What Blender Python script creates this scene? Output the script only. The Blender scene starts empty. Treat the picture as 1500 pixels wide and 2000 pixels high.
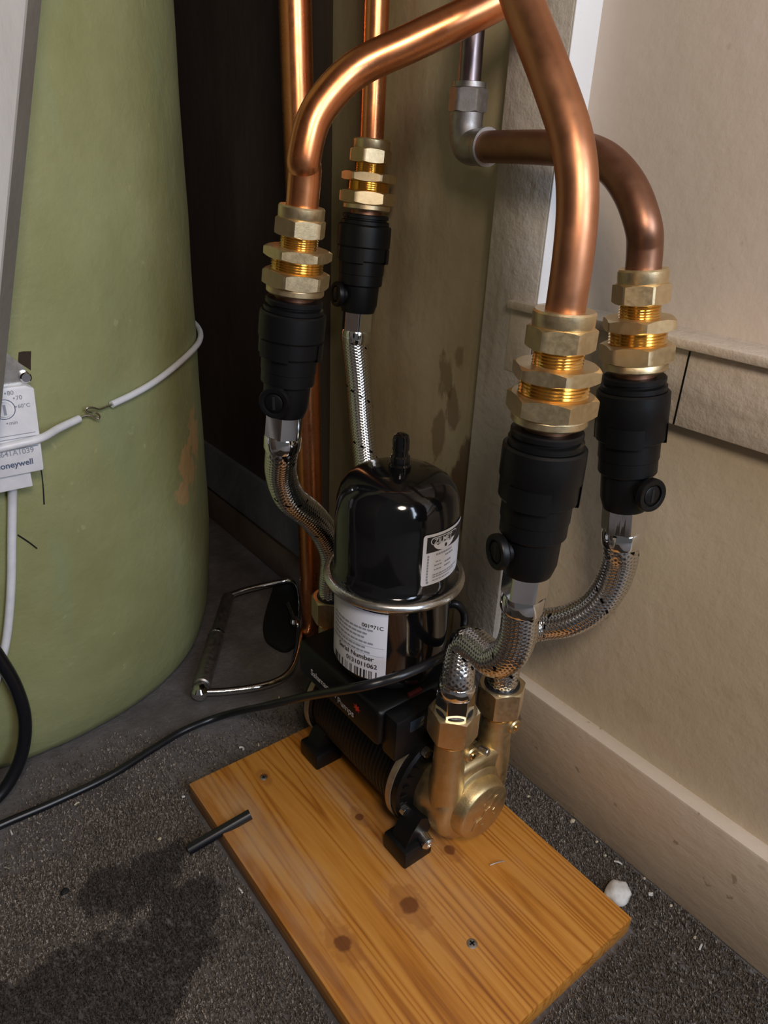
import bpy, bmesh, math, random
from mathutils import Vector, Matrix, noise
random.seed(7)
S = bpy.context.scene
COL = S.collection
PI = math.pi

# ------------------------------------------------------------------ camera
CAMH = 0.55
FPX, PITCH, YAW, ROLL = 1412.6, 0.451764, 0.678758, -0.0449533
FW = Vector((math.cos(PITCH)*math.sin(YAW), math.cos(PITCH)*math.cos(YAW), -math.sin(PITCH)))
_rt = Vector((math.cos(YAW), -math.sin(YAW), 0)); _dn = FW.cross(_rt)
RT = math.cos(ROLL)*_rt + math.sin(ROLL)*_dn
DN = -math.sin(ROLL)*_rt + math.cos(ROLL)*_dn
cd = bpy.data.cameras.new('camera'); cam = bpy.data.objects.new('camera', cd); COL.objects.link(cam)
cd.sensor_fit = 'VERTICAL'; cd.sensor_height = 36; cd.lens = FPX/2000*36
cd.clip_start = 0.01
M = Matrix((RT, -DN, -FW)).transposed().to_4x4(); M.translation = (0, 0, CAMH)
cam.matrix_world = M
S.camera = cam

# ------------------------------------------------------------------ light
W = bpy.data.worlds.new('world'); S.world = W; W.use_nodes = True
W.node_tree.nodes['Background'].inputs[0].default_value = (0.72, 0.70, 0.70, 1)
W.node_tree.nodes['Background'].inputs[1].default_value = 0.10
def area(name, loc, target, sx, sy, power, color):
    l = bpy.data.lights.new(name, 'AREA'); l.shape = 'RECTANGLE'; l.size = sx; l.size_y = sy
    l.energy = power; l.color = color
    o = bpy.data.objects.new(name, l); COL.objects.link(o); o.location = loc
    o.rotation_euler = (Vector(target)-Vector(loc)).to_track_quat('-Z', 'Y').to_euler()
    return o
area('doorway_daylight', (0.26, -1.00, 0.95), (0.33, 0.35, 0.25), 0.40, 0.80, 12.0, (0.70, 0.82, 1.0))
lp = bpy.data.lights.new('ceiling_bulb', 'POINT'); lp.energy = 10.5; lp.color = (1.0, 0.85, 0.70); lp.shadow_soft_size = 0.09
lo = bpy.data.objects.new('ceiling_bulb', lp); COL.objects.link(lo); lo.location = (0.0, -0.16, 0.84)
S.view_settings.view_transform = 'Standard'; S.view_settings.look = 'None'
S.view_settings.exposure = 0.0; S.view_settings.gamma = 1.0; S.view_settings.use_curve_mapping = False

# ------------------------------------------------------------------ helpers
CAM = Vector((0, 0, CAMH))
def ray(px, py): return ((px-750)/FPX)*RT + ((py-1000)/FPX)*DN + FW
def at(px, py, axis, val):
    d = ray(px, py); t = (val-CAM[axis])/d[axis]; return CAM + t*d
def dep(px, py, z): return CAM + ray(px, py)*z

def tag(o, label=None, cat=None, group=None, kind=None):
    if label: o['label'] = label
    if cat: o['category'] = cat
    if group: o['group'] = group
    if kind: o['kind'] = kind
    return o
def thing(name, loc, label, cat, group=None):
    o = bpy.data.objects.new(name, None); o.empty_display_size = 0.02
    COL.objects.link(o); o.location = loc
    return tag(o, label, cat, group)
ORG = {}
def org(o):
    v = Vector(o.location)
    while o.parent: o = o.parent; v = v + Vector(o.location)
    return v
def obj(name, g, m, parent=None, smooth=30, uvs=None):
    """g = (verts, faces) in world coordinates -> one mesh object"""
    vs, fs = g
    vs = [Vector(v) for v in vs]
    if parent is not None:
        o0 = org(parent); loc = Vector((0, 0, 0))
        lo_ = Vector([min(v[i] for v in vs) for i in range(3)]); hi = Vector([max(v[i] for v in vs) for i in range(3)])
        c = (lo_+hi)/2; loc = c-o0; base = c
    else:
        lo_ = Vector([min(v[i] for v in vs) for i in range(3)]); hi = Vector([max(v[i] for v in vs) for i in range(3)])
        base = Vector(((lo_.x+hi.x)/2, (lo_.y+hi.y)/2, lo_.z)); loc = base
    me = bpy.data.meshes.new(name)
    me.from_pydata([v-base for v in vs], [], fs)
    if uvs:
        ul = me.uv_layers.new(name='UVMap')
        for i, lpv in enumerate(me.loops): ul.data[i].uv = uvs[i]
    bm = bmesh.new(); bm.from_mesh(me)
    bmesh.ops.recalc_face_normals(bm, faces=bm.faces)
    if smooth:
        for f in bm.faces: f.smooth = True
        for e in bm.edges:
            if len(e.link_faces) == 2 and e.calc_face_angle(0) > math.radians(smooth): e.smooth = False
    bm.to_mesh(me); bm.free()
    o = bpy.data.objects.new(name, me); COL.objects.link(o); o.location = loc
    if parent is not None: o.parent = parent
    if m: me.materials.append(m)
    return o
def merge(*gs):
    V, F = [], []
    for v, f in gs:
        n = len(V); V += list(v); F += [tuple(i+n for i in q) for q in f]
    return V, F
def xf(g, mat): return [mat @ Vector(v) for v in g[0]], g[1]
def frame(p, d, up=(0, 0, 1)):
    """matrix whose local +Z points along d, origin p"""
    d = Vector(d).normalized(); up = Vector(up)
    if abs(d.dot(up)) > .98: up = Vector((0.3, -1, 0.01))
    x = up.cross(d).normalized(); y = d.cross(x)
    m = Matrix((x, y, d)).transposed().to_4x4(); m.translation = Vector(p); return m
def lathe(prof, seg=40, a0=0, a1=2*PI):
    full = abs(a1-a0-2*PI) < 1e-6
    n = seg if full else seg+1
    V, F = [], []
    for r, z in prof:
        for i in range(n):
            a = a0+(a1-a0)*i/seg; V.append((r*math.cos(a), r*math.sin(a), z))
    for j in range(len(prof)-1):
        for i in range(seg):
            i2 = (i+1) % n
            F.append((j*n+i, j*n+i2, (j+1)*n+i2, (j+1)*n+i))
    if full:
        if prof[0][0] > 1e-6: F.append(tuple(range(n))[::-1])
        if prof[-1][0] > 1e-6: F.append(tuple(range((len(prof)-1)*n, len(prof)*n)))
    return V, F
def cyl(p, q, r, seg=20, bev=0.0, r2=None):
    p, q = Vector(p), Vector(q); L = (q-p).length; r2 = r if r2 is None else r2
    if bev: prof = [(r-bev, 0), (r, bev), (r2, L-bev), (r2-bev, L)]
    else: prof = [(r, 0), (r2, L)]
    return xf(lathe(prof, seg), frame(p, q-p))
def hexnut(a, z0, z1, rot=0.0, seg=72, ch=0.55, bore=None):
    """chamfered hexagon along z; a = apothem"""
    V, F = [], []
    rc = a*1.015; R = bore if bore else 0.0
    def hr(t):
        k = (t-rot) % (PI/3)-PI/6; return a/math.cos(k)
    rows = []
    def row(fn): rows.append([fn(2*PI*i/seg) for i in range(seg)])
    zz = lambda t: (hr(t)-rc)*ch if hr(t) > rc else 0.0
    row(lambda t: (R, z0)); row(lambda t: (min(hr(t), rc), z0)); row(lambda t: (hr(t), z0+zz(t)+1e-5))
    row(lambda t: (hr(t), z1-zz(t)-1e-5)); row(lambda t: (min(hr(t), rc), z1)); row(lambda t: (R, z1))
    for rr in rows:
        for i, (r, z) in enumerate(rr):
            t = 2*PI*i/seg; V.append((r*math.cos(t), r*math.sin(t), z))
    for j in range(len(rows)-1):
        for i in range(seg):
            i2 = (i+1) % seg; F.append((j*seg+i, j*seg+i2, (j+1)*seg+i2, (j+1)*seg+i))
    if not bore:
        pass
    else:
        for i in range(seg):
            i2 = (i+1) % seg; F.append((i2, i, 5*seg+i, 5*seg+i2))
    return V, F
def crom(pts, n=10):
    P = [Vector(p) for p in pts]; out = []
    P = [P[0]*2-P[1]]+P+[P[-1]*2-P[-2]]
    for i in range(1, len(P)-2):
        a, b, c, d = P[i-1:i+3]
        for k in range(n):
            t = k/n
            out.append(0.5*((2*b)+(c-a)*t+(2*a-5*b+4*c-d)*t*t+(3*b-a-3*c+d)*t**3))
    out.append(P[-2]); return out
def tube(pts, r, seg=16, sm=10, uv=False, cap=True):
    P = crom(pts, sm) if sm else [Vector(p) for p in pts]
    V, F, U = [], [], []
    t0 = (P[1]-P[0]).normalized(); x = t0.orthogonal().normalized(); L = 0; Ls = []
    for i, p in enumerate(P):
        t = ((P[i+1]-p) if i == 0 else (p-P[i-1]) if i == len(P)-1 else (P[i+1]-P[i-1])).normalized()
        x = (x-t*x.dot(t)).normalized(); y = t.cross(x)
        if i: L += (p-P[i-1]).length
        Ls.append(L)
        rr = r(i/(len(P)-1)) if callable(r) else r
        for k in range(seg):
            a = 2*PI*k/seg; V.append(p+x*(rr*math.cos(a))+y*(rr*math.sin(a)))
    for i in range(len(P)-1):
        for k in range(seg):
            k2 = (k+1) % seg
            F.append((i*seg+k, i*seg+k2, (i+1)*seg+k2, (i+1)*seg+k))
            U += [(k/seg, Ls[i]), ((k+1)/seg, Ls[i]), ((k+1)/seg, Ls[i+1]), (k/seg, Ls[i+1])]
    if cap:
        n = len(P)
        F.append(tuple(range(seg))[::-1]); F.append(tuple(range((n-1)*seg, n*seg)))
        U += [(0, 0)]*(2*seg)
    return ((V, F), U) if uv else (V, F)
def box(x0, x1, y0, y1, z0, z1, bev=0.0, seg=2):
    bm = bmesh.new()
    bmesh.ops.create_cube(bm, size=1)
    for v in bm.verts:
        v.co = Vector(((x0+x1)/2+v.co.x*(x1-x0), (y0+y1)/2+v.co.y*(y1-y0), (z0+z1)/2+v.co.z*(z1-z0)))
    if bev: bmesh.ops.bevel(bm, geom=list(bm.edges), offset=bev, segments=seg, affect='EDGES', profile=.5)
    bm.verts.index_update()
    g = ([v.co.copy() for v in bm.verts], [tuple(v.index for v in f.verts) for f in bm.faces]); bm.free(); return g
def prism(poly, h0, h1, bev=0.0):
    """poly in local xy, extruded along z h0..h1"""
    bm = bmesh.new()
    f = bm.faces.new([bm.verts.new((p[0], p[1], h0)) for p in poly])
    e = bmesh.ops.extrude_face_region(bm, geom=[f])
    for v in e['geom']:
        if isinstance(v, bmesh.types.BMVert): v.co.z = h1
    if bev: bmesh.ops.bevel(bm, geom=list(bm.edges), offset=bev, segments=2, affect='EDGES', profile=.5)
    bm.verts.index_update()
    g = ([v.co.copy() for v in bm.verts], [tuple(v.index for v in f.verts) for f in bm.faces]); bm.free(); return g
def textg(body, size, align='LEFT', ext=0.0, bold=0.0):
    cu = bpy.data.curves.new('t', 'FONT'); cu.body = body; cu.size = size; cu.align_x = align; cu.extrude = ext; cu.offset = bold
    o = bpy.data.objects.new('t', cu); COL.objects.link(o)
    dg = bpy.context.evaluated_depsgraph_get()
    me = bpy.data.meshes.new_from_object(o.evaluated_get(dg))
    g = ([v.co.copy() for v in me.vertices], [tuple(p.vertices) for p in me.polygons])
    bpy.data.objects.remove(o); bpy.data.curves.remove(cu); bpy.data.meshes.remove(me)
    return g
def rect(u0, u1, v0, v1, n=1):
    V, F = [], []
    for i in range(n+1):
        u = u0+(u1-u0)*i/n; V += [(u, v0, 0), (u, v1, 0)]
    for i in range(n): F.append((2*i, 2*i+2, 2*i+3, 2*i+1))
    return V, F
def shift(g, du, dv, dw=0): return [Vector((v[0]+du, v[1]+dv, v[2]+dw)) for v in g[0]], g[1]
def wrapc(g, cx, cy, R, a0, z0):
    """planar (u,v,w) -> on a vertical cylinder; u along increasing angle"""
    return [Vector((cx+(R+v[2])*math.cos(a0+v[0]/R), cy+(R+v[2])*math.sin(a0+v[0]/R), z0+v[1])) for v in g[0]], g[1]

# ------------------------------------------------------------------ materials
class N:
    def __init__(s, name):
        s.m = bpy.data.materials.new(name); s.m.use_nodes = True; s.t = s.m.node_tree
        s.b = s.t.nodes['Principled BSDF']
    def n(s, typ, **kw):
        nd = s.t.nodes.new(typ)
        for k, v in kw.items():
            if k.startswith('i_'):
                key = k[2:]; key = int(key) if key.isdigit() else key.replace('_', ' ')
                nd.inputs[key].default_value = v
            else: setattr(nd, k, v)
        return nd
    def l(s, a, b): s.t.links.new(a, b)
    def coord(s, scale=(1, 1, 1), out='Object', rot=(0, 0, 0), geo=False):
        mp = s.n('ShaderNodeMapping'); mp.inputs['Scale'].default_value = scale; mp.inputs['Rotation'].default_value = rot
        if geo: s.l(s.n('ShaderNodeNewGeometry').outputs['Position'], mp.inputs[0])
        else: s.l(s.n('ShaderNodeTexCoord').outputs[out], mp.inputs[0])
        return mp.outputs[0]
    def noise(s, vec, scale, detail=4, rough=.6, dist=0):
        nd = s.n('ShaderNodeTexNoise'); nd.inputs['Scale'].default_value = scale; nd.inputs['Detail'].default_value = detail
        nd.inputs['Roughness'].default_value = rough; nd.inputs['Distortion'].default_value = dist
        s.l(vec, nd.inputs['Vector']); return nd.outputs['Fac']
    def ramp(s, fac, stops):
        nd = s.n('ShaderNodeValToRGB'); cr = nd.color_ramp
        while len(cr.elements) < len(stops): cr.elements.new(.5)
        for e, (p, c) in zip(cr.elements, stops):
            e.position = p; e.color = (*c, 1) if len(c) == 3 else c
        s.l(fac, nd.inputs[0]); return nd.outputs[0]
    def math(s, op, a, b=None):
        nd = s.n('ShaderNodeMath', operation=op)
        for i, x in enumerate((a, b)):
            if x is None: continue
            if isinstance(x, (int, float)): nd.inputs[i].default_value = x
            else: s.l(x, nd.inputs[i])
        return nd.outputs[0]
    def mix(s, fac, a, b, typ='MIX'):
        nd = s.n('ShaderNodeMix', data_type='RGBA', blend_type=typ)
        for i, x in ((0, fac), (6, a), (7, b)):
            if isinstance(x, (int, float)): nd.inputs[i].default_value = x
            elif isinstance(x, tuple): nd.inputs[i].default_value = (*x, 1)
            else: s.l(x, nd.inputs[i])
        return nd.outputs[2]
    def bump(s, h, strength=.3, dist=.001):
        nd = s.n('ShaderNodeBump'); nd.inputs['Strength'].default_value = strength; nd.inputs['Distance'].default_value = dist
        s.l(h, nd.inputs['Height']); s.l(nd.outputs[0], s.b.inputs['Normal']); return nd
    def set(s, color=None, rough=None, metal=None, **kw):
        for k, v in (('Base Color', color), ('Roughness', rough), ('Metallic', metal)):
            if v is None: continue
            if isinstance(v, tuple): s.b.inputs[k].default_value = (*v, 1)
            elif isinstance(v, (int, float)): s.b.inputs[k].default_value = v
            else: s.l(v, s.b.inputs[k])
        for k, v in kw.items(): s.b.inputs[k.replace('_', ' ')].default_value = v
        return s.m
def blob(mt, pos, cx, cy, r, cz=None, wob=None, sz=1.0, sx=1.0, ax=(0, 1), wa=3.0):
    """1 inside an irregular blob round a world point, soft rim"""
    sep = mt.n('ShaderNodeSeparateXYZ'); mt.l(pos, sep.inputs[0])
    dx = mt.math('DIVIDE', mt.math('SUBTRACT', sep.outputs[ax[0]], cx), sx)
    dy = mt.math('DIVIDE', mt.math('SUBTRACT', sep.outputs[ax[1]], cy), sz)
    d = mt.math('SQRT', mt.math('ADD', mt.math('MULTIPLY', dx, dx), mt.math('MULTIPLY', dy, dy)))
    if wob is not None: d = mt.math('ADD', d, mt.math('MULTIPLY', mt.math('SUBTRACT', wob, .5), r*wa))
    mr = mt.n('ShaderNodeMapRange'); mr.inputs['From Min'].default_value = r*1.08; mr.inputs['From Max'].default_value = r*.82
    mt.l(d, mr.inputs['Value']); return mr.outputs[0]

def m_metal(name, c1, c2, rough, scale=60, bump=0.0, stretch=(1, 1, 1), r2=None):
    t = N(name); v = t.coord(stretch, geo=True)
    f = t.noise(v, scale, 5, .65)
    col = t.ramp(f, [(.3, c1), (.7, c2)])
    rr = t.ramp(t.noise(v, scale*2.3, 3), [(.3, (rough,)*3), (.75, ((r2 or rough*1.35),)*3)])
    t.set(col, rr, 1.0)
    if bump: t.bump(t.noise(v, scale*8, 3), bump, .0004)
    return t.m
COPPER = m_metal('copper_bright', (.72, .25, .095), (.82, .34, .15), .25, 40, .05)
COPPER_OLD = m_metal('copper_tarnished', (.46, .20, .10), (.60, .28, .15), .36, 26, .05)
COPPER_BROWN = m_metal('copper_brown_dull', (.27, .13, .08), (.38, .20, .13), .38, 30, .05)
GREYMET = m_metal('dull_grey_fitting', (.33, .30, .28), (.46, .42, .39), .42, 90, .15)
RISER = m_metal('riser_grey_brown', (.20, .15, .15), (.30, .24, .24), .30, 30, .05)
BRASS = m_metal('brass_satin', (.72, .56, .32), (.80, .64, .40), .34, 120, .12)
BRASS_T = m_metal('brass_thread', (.80, .52, .18), (.88, .60, .24), .16, 150)
BRASS_C = m_metal('brass_cast', (.56, .43, .22), (.70, .55, .31), .38, 70, .35)
CHROME = m_metal('chrome', (.80, .80, .80), (.86, .86, .87), .07, 40)
ZINC = m_metal('zinc_steel', (.60, .58, .55), (.74, .71, .67), .24, 60)
STRAP = m_metal('tan_band', (.50, .40, .27), (.58, .47, .33), .5, 80)
t = N('black_plastic'); v = t.coord(geo=True); t.set((.004, .004, .0045), .42, Specular_IOR_Level=.3); t.bump(t.noise(v, 900, 3), .12, .0004); BLACKP = t.m
t = N('black_gloss_paint'); t.set((.006, .006, .007), .10, 0.0, Coat_Weight=.25, Coat_Roughness=.05); GLOSS = t.m
t = N('black_satin_paint'); v = t.coord(geo=True); t.set((.003, .0029, .0028), .42, Specular_IOR_Level=.3); t.bump(t.noise(v, 300, 3), .1, .0004); SATIN = t.m
t = N('black_rubber_cable'); t.set((.010, .010, .012), .33); CABLE = t.m
t = N('torn_brown'); t.set((.035, .02, .012), .9); TORN = t.m
t = N('matt_black'); t.set((.004, .004, .004), .75); MATT = t.m
t = N('white_plastic'); v = t.coord(geo=True); t.set(t.ramp(t.noise(v, 80, 3), [(.3, (.70, .70, .74)), (.7, (.80, .80, .83))]), .38); WHITEP = t.m
t = N('label_paper'); t.set((.80, .80, .86), .4); PAPER = t.m
t = N('grey_print'); t.set((.30, .31, .36), .6); GPRINT = t.m
t = N('black_print'); t.set((.02, .018, .02), .5); BPRINT = t.m
t = N('blue_print'); t.set((.10, .12, .20), .5); BLPRINT = t.m
t = N('white_print'); t.set((.75, .76, .80), .5); WPRINT = t.m
t = N('red_print'); t.set((.75, .04, .015), .5); RPRINT = t.m
t = N('dark_window'); t.set((.02, .03, .045), .12); WINDOW = t.m
t = N('dark_red_reflection'); t.set((.05, .008, .008), .4); DRED = t.m

# stainless braid: woven relief in the tube's own uv
t = N('stainless_braid')
uv = t.n('ShaderNodeTexCoord').outputs['UV']; sp = t.n('ShaderNodeSeparateXYZ'); t.l(uv, sp.inputs[0])
u, vv = sp.outputs[0], sp.outputs[1]
ku, kv = 14.0, 330.0
a_ = t.math('ADD', t.math('MULTIPLY', u, ku), t.math('MULTIPLY', vv, kv))
b_ = t.math('SUBTRACT', t.math('MULTIPLY', u, ku), t.math('MULTIPLY', vv, kv))
sa = t.math('ABSOLUTE', t.math('SINE', t.math('MULTIPLY', a_, PI))); sb_ = t.math('ABSOLUTE', t.math('SINE', t.math('MULTIPLY', b_, PI)))
chk = t.math('GREATER_THAN', t.math('MULTIPLY', t.math('SINE', t.math('MULTIPLY', t.math('ADD', a_, b_), PI)), t.math('SINE', t.math('MULTIPLY', t.math('SUBTRACT', a_, b_), PI))), 0.0)
hh = t.math('ADD', t.math('MULTIPLY', sa, chk), t.math('MULTIPLY', sb_, t.math('SUBTRACT', 1.0, chk)))
tr = t.math('FRACT', t.math('ADD', u, t.math('MULTIPLY', vv, 18.0)))
tr2 = t.math('FRACT', t.math('SUBTRACT', t.math('MULTIPLY', u, 6.0), t.math('MULTIPLY', vv, 60.0)))
mk = t.math('MULTIPLY', t.math('LESS_THAN', tr, .045), t.math('LESS_THAN', tr2, .42))
base = t.ramp(hh, [(.10, (.07, .065, .06)), (.45, (.50, .48, .46)), (.9, (.78, .77, .76))])  # shade in the gaps between strands put into the colour
t.set(t.mix(mk, base, (.02, .02, .02)), .20, 1.0); t.bump(hh, .25, .0003); BRAID = t.m

# walls
def m_paint(name, c1, c2, c3, scale=6, rough=.5, stain=None, stretch=(1, 1, 1), bump=.25):
    t = N(name); v = t.coord(stretch, geo=True)
    f = t.noise(v, scale, 6, .62, .4)
    col = t.ramp(f, [(.28, c1), (.52, c2), (.75, c3)])
    sp_ = t.ramp(t.noise(v, scale*14, 3, .5), [(.70, (0, 0, 0)), (.76, (1, 1, 1))])
    col = t.mix(t.math('MULTIPLY', sp_, .25), col, tuple(x*.45 for x in c1))
    if stain:
        col = stain(t, col)
    t.set(col, rough); t.bump(t.noise(v, scale*9, 5, .6), bump, .003); return t.m
PAINT_UP = m_paint('paint_cream_pinkish', (.58, .50, .42), (.62, .535, .455), (.65, .54, .48), 5)
def scratch(t, col):
    v2 = t.coord((90, 9, 22), geo=True, rot=(.5, 0, 0))
    s = t.ramp(t.noise(v2, 1.0, 3), [(.66, (0, 0, 0)), (.70, (1, 1, 1))])
    return t.mix(t.math('MULTIPLY', s, .15), col, (.34, .24, .15))
PAINT_LOW = m_paint('paint_cream_lower', (.55, .44, .30), (.60, .49, .34), (.64, .52, .38), 7, stain=scratch)
def chips(t, col):
    v2 = t.coord((1, 1, 1), geo=True)
    s = t.ramp(t.noise(v2, 55, 4, .6), [(.66, (0, 0, 0)), (.69, (1, 1, 1))])
    col = t.mix(t.math('MULTIPLY', s, .6), col, (.27, .19, .13))
    sp = t.n('ShaderNodeSeparateXYZ'); t.l(v2, sp.inputs[0]); return col
PAINT_SKIRT = m_paint('paint_cream_skirting', (.68, .56, .43), (.73, .61, .48), (.78, .66, .55), 9, stain=chips, stretch=(1, .5, 1))
def wood_show(t, col):
    v2 = t.coord((60, 60, 7), geo=True)
    s = t.ramp(t.noise(v2, 1.0, 4, .6), [(.52, (0, 0, 0)), (.68, (1, 1, 1))])
    return t.mix(t.math('MULTIPLY', s, .5), col, (.30, .25, .19))
PAINT_POST = m_paint('paint_worn_stile', (.50, .44, .37), (.57, .51, .44), (.62, .56, .50), 12, stain=wood_show, bump=.5)
def rails(t, col):
    v2 = t.coord((60, 6, 70), geo=True)
    s = t.ramp(t.noise(v2, 1.0, 4, .6), [(.50, (0, 0, 0)), (.70, (1, 1, 1))])
    return t.mix(t.math('MULTIPLY', s, .4), col, (.40, .33, .25))
PAINT_RAIL = m_paint('paint_worn_rail', (.56, .48, .38), (.62, .53, .43), (.66, .57, .48), 10, stain=rails, bump=.45)
STRIP_WHITE = m_paint('paint_white_strip', (.76, .76, .76), (.82, .82, .82), (.86, .86, .86), 8, .4, bump=.1)
def damp(t, col):
    pos = t.coord(geo=True); wob = t.noise(t.coord((1, 1, .45), geo=True), 38, 5, .65)
    rust = (.10, .045, .012)
    for (px, py, r, sz) in ((870, 730, .012, 2.2), (885, 800, .010, 2.5), (895, 700, .008, 1.6), (855, 850, .010, 2.4), (900, 960, .028, 1.6), (830, 940, .014, 1.8)):
        p = at(px, py, 0, .475)
        k = blob(t, pos, p.y, p.z, r, wob=wob, sz=sz, ax=(1, 2))
        col = t.mix(t.math('MULTIPLY', k, .6 if py < 950 else .85), col, rust)
    f = t.noise(t.coord((1, 5, .8), geo=True), 6, 5, .6)
    return t.mix(t.ramp(f, [(.45, (0, 0, 0)), (.70, (.6, .6, .6))]), col, (.30, .22, .11))
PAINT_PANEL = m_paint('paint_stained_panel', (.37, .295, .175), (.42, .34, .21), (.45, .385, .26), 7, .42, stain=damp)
WALL_DARK = m_paint('dark_brown_wall', (.065, .045, .036), (.085, .062, .050), (.12, .092, .078), 7, .55, stretch=(1, 1, .4))
PAINT_SKDARK = m_paint('dusty_grey_skirting', (.09, .085, .09), (.13, .125, .13), (.18, .17, .17), 14, .7)
PAINT_SKBR = m_paint('dusty_brown_skirting', (.12, .085, .06), (.17, .12, .09), (.20, .15, .11), 14, .7)
PLANKP = m_paint('plank_offwhite', (.46, .44, .42), (.54, .52, .50), (.58, .56, .55), 6, .5, stretch=(1, 1, .3))
PLANKE = m_paint('plank_edge_grey', (.17, .155, .13), (.20, .185, .16), (.24, .22, .19), 9, .6)

# floor: dusty concrete
t = N('dusty_concrete'); v = t.coord(geo=True)
col = t.ramp(t.noise(v, 14, 7, .7), [(.3, (.075, .065, .062)), (.5, (.12, .108, .105)), (.72, (.19, .175, .172))])
sp1 = t.ramp(t.noise(v, 260, 3, .6), [(.62, (0, 0, 0)), (.70, (1, 1, 1))])
col = t.mix(t.math('MULTIPLY', sp1, .35), col, (.30, .28, .26))
ck = t.n('ShaderNodeTexVoronoi', feature='DISTANCE_TO_EDGE'); ck.inputs['Scale'].default_value = 5.5
t.l(t.coord(geo=True), ck.inputs['Vector'])
t.set(col, .8); t.bump(t.noise(v, 90, 6, .7), .5, .004); CONC = t.m
def stainmask(t):
    pos = t.coord(geo=True); wob = t.noise(pos, 22, 4, .6); out = None
    for (px, py, r, sx) in ((290, 1720, .030, 1.2), (350, 1790, .034, 1.0), (250, 1900, .050, 1.1), (215, 1740, .022, 1.2), (330, 1860, .040, 1.0), (120, 1980, .045, 1.4)):
        p = at(px, py, 2, 0); k = blob(t, pos, p.x, p.y, r, wob=wob, sx=sx)
        out = k if out is None else t.math('MAXIMUM', out, k)
    return out
t = N('carpet_pile'); v = t.coord(geo=True)
f1 = t.noise(v, 420, 3, .7); f2 = t.noise(v, 9, 5, .6)
col = t.ramp(f1, [(.30, (.05, .040, .032)), (.46, (.13, .102, .080)), (.56, (.25, .20, .16)), (.66, (.55, .48, .41))])
col = t.mix(t.ramp(f2, [(.40, (0, 0, 0)), (.65, (.45, .45, .45))]), col, (.075, .058, .045))
col = t.mix(t.math('MULTIPLY', stainmask(t), .80), col, (.018, .015, .013))
t.set(col, .9); t.bump(f1, .5, .002); CARPET = t.m

# tank foam
t = N('green_foam'); v = t.coord(geo=True)
f = t.noise(v, 9, 6, .6); f3 = t.noise(v, 130, 4, .6)
col = t.ramp(f, [(.28, (.245, .25, .105)), (.5, (.285, .29, .132)), (.72, (.325, .33, .16))])
sk = t.ramp(t.noise(t.coord((3, 3, .7), geo=True), 5, 4, .6), [(.55, (0, 0, 0)), (.75, (.55, .55, .55))])
col = t.mix(sk, col, (.22, .29, .17))
sp2 = t.ramp(t.noise(v, 75, 3, .5), [(.70, (0, 0, 0)), (.74, (1, 1, 1))])
col = t.mix(t.math('MULTIPLY', sp2, .25), col, (.50, .50, .28))
wob = t.noise(v, 60, 4, .6); pos = v
for (x, z, r, sz, sx) in ((.279, .250, .015, 2.0, 1.0), (.296, .278, .011, 2.4, 1.0), (.268, .228, .013, 1.2, 1.2)):
    k = blob(t, pos, x, z, r, wob=wob, sz=sz, sx=sx, ax=(0, 2)); col = t.mix(t.math('MULTIPLY', k, .95), col, (.47, .31, .14))
t.set(col, .55); t.bump(t.math('ADD', t.noise(v, 22, 5, .6), t.math('MULTIPLY', f3, .2)), .35, .006); FOAM = t.m

# pine board
t = N('pine_board'); v = t.coord((1, .045, 1), geo=True)
f = t.noise(v, 170, 5, .65, .8); f0 = t.noise(t.coord((1, .035, 1), geo=True), 26, 2, .45, .3)
rings = t.math('ABSOLUTE', t.math('SINE', t.math('MULTIPLY', f0, 60.0)))
g = t.math('ADD', t.math('MULTIPLY', f, .75), t.math('MULTIPLY', t.math('SUBTRACT', 1.0, rings), .28))
col = t.ramp(g, [(.30, (.60, .265, .050)), (.48, (.52, .205, .030)), (.62, (.40, .140, .017)), (.80, (.25, .072, .008))])
dust = t.ramp(t.noise(t.coord((1, .35, 1), geo=True), 11, 5, .65), [(.46, (0, 0, 0)), (.66, (.65, .65, .65))])
far = t.n('ShaderNodeMapRange'); sp = t.n('ShaderNodeSeparateXYZ'); t.l(t.coord(geo=True), sp.inputs[0])
far.inputs['From Min'].default_value = .19; far.inputs['From Max'].default_value = .33; t.l(sp.outputs[1], far.inputs['Value'])
col = t.mix(t.math('MULTIPLY', dust, far.outputs[0]), col, (.54, .37, .23))
pos = t.coord(geo=True); wob = t.noise(pos, 120, 3, .6)
for (px, py, r) in ((800, 1768, .0075), (670, 1843, .0068), (702, 1596, .004), (515, 1517, .004), (878, 1660, .005)):
    p = at(px, py, 2, .018)
    k = blob(t, pos, p.x, p.y, r*1.7, wob=wob, sz=1.9, wa=1.2); col = t.mix(t.math('MULTIPLY', k, .45), col, (.30, .10, .02))
    k = blob(t, pos, p.x, p.y, r, wob=wob, sz=1.0, wa=.8); col = t.mix(t.math('MULTIPLY', k, .8), col, (.13, .035, .010))
t.set(col, t.ramp(f, [(.3, (.34,)*3), (.7, (.46,)*3)])); t.bump(g, .15, .0006); PINE = t.m
t = N('plaster_chunk'); v = t.coord(geo=True); t.set(t.ramp(t.noise(v, 140, 4), [(.3, (.55, .52, .48)), (.7, (.75, .72, .68))]), .8); PLASTER = t.m
t = N('pale_flake'); t.set((.55, .47, .33), .6); FLAKE = t.m

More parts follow.
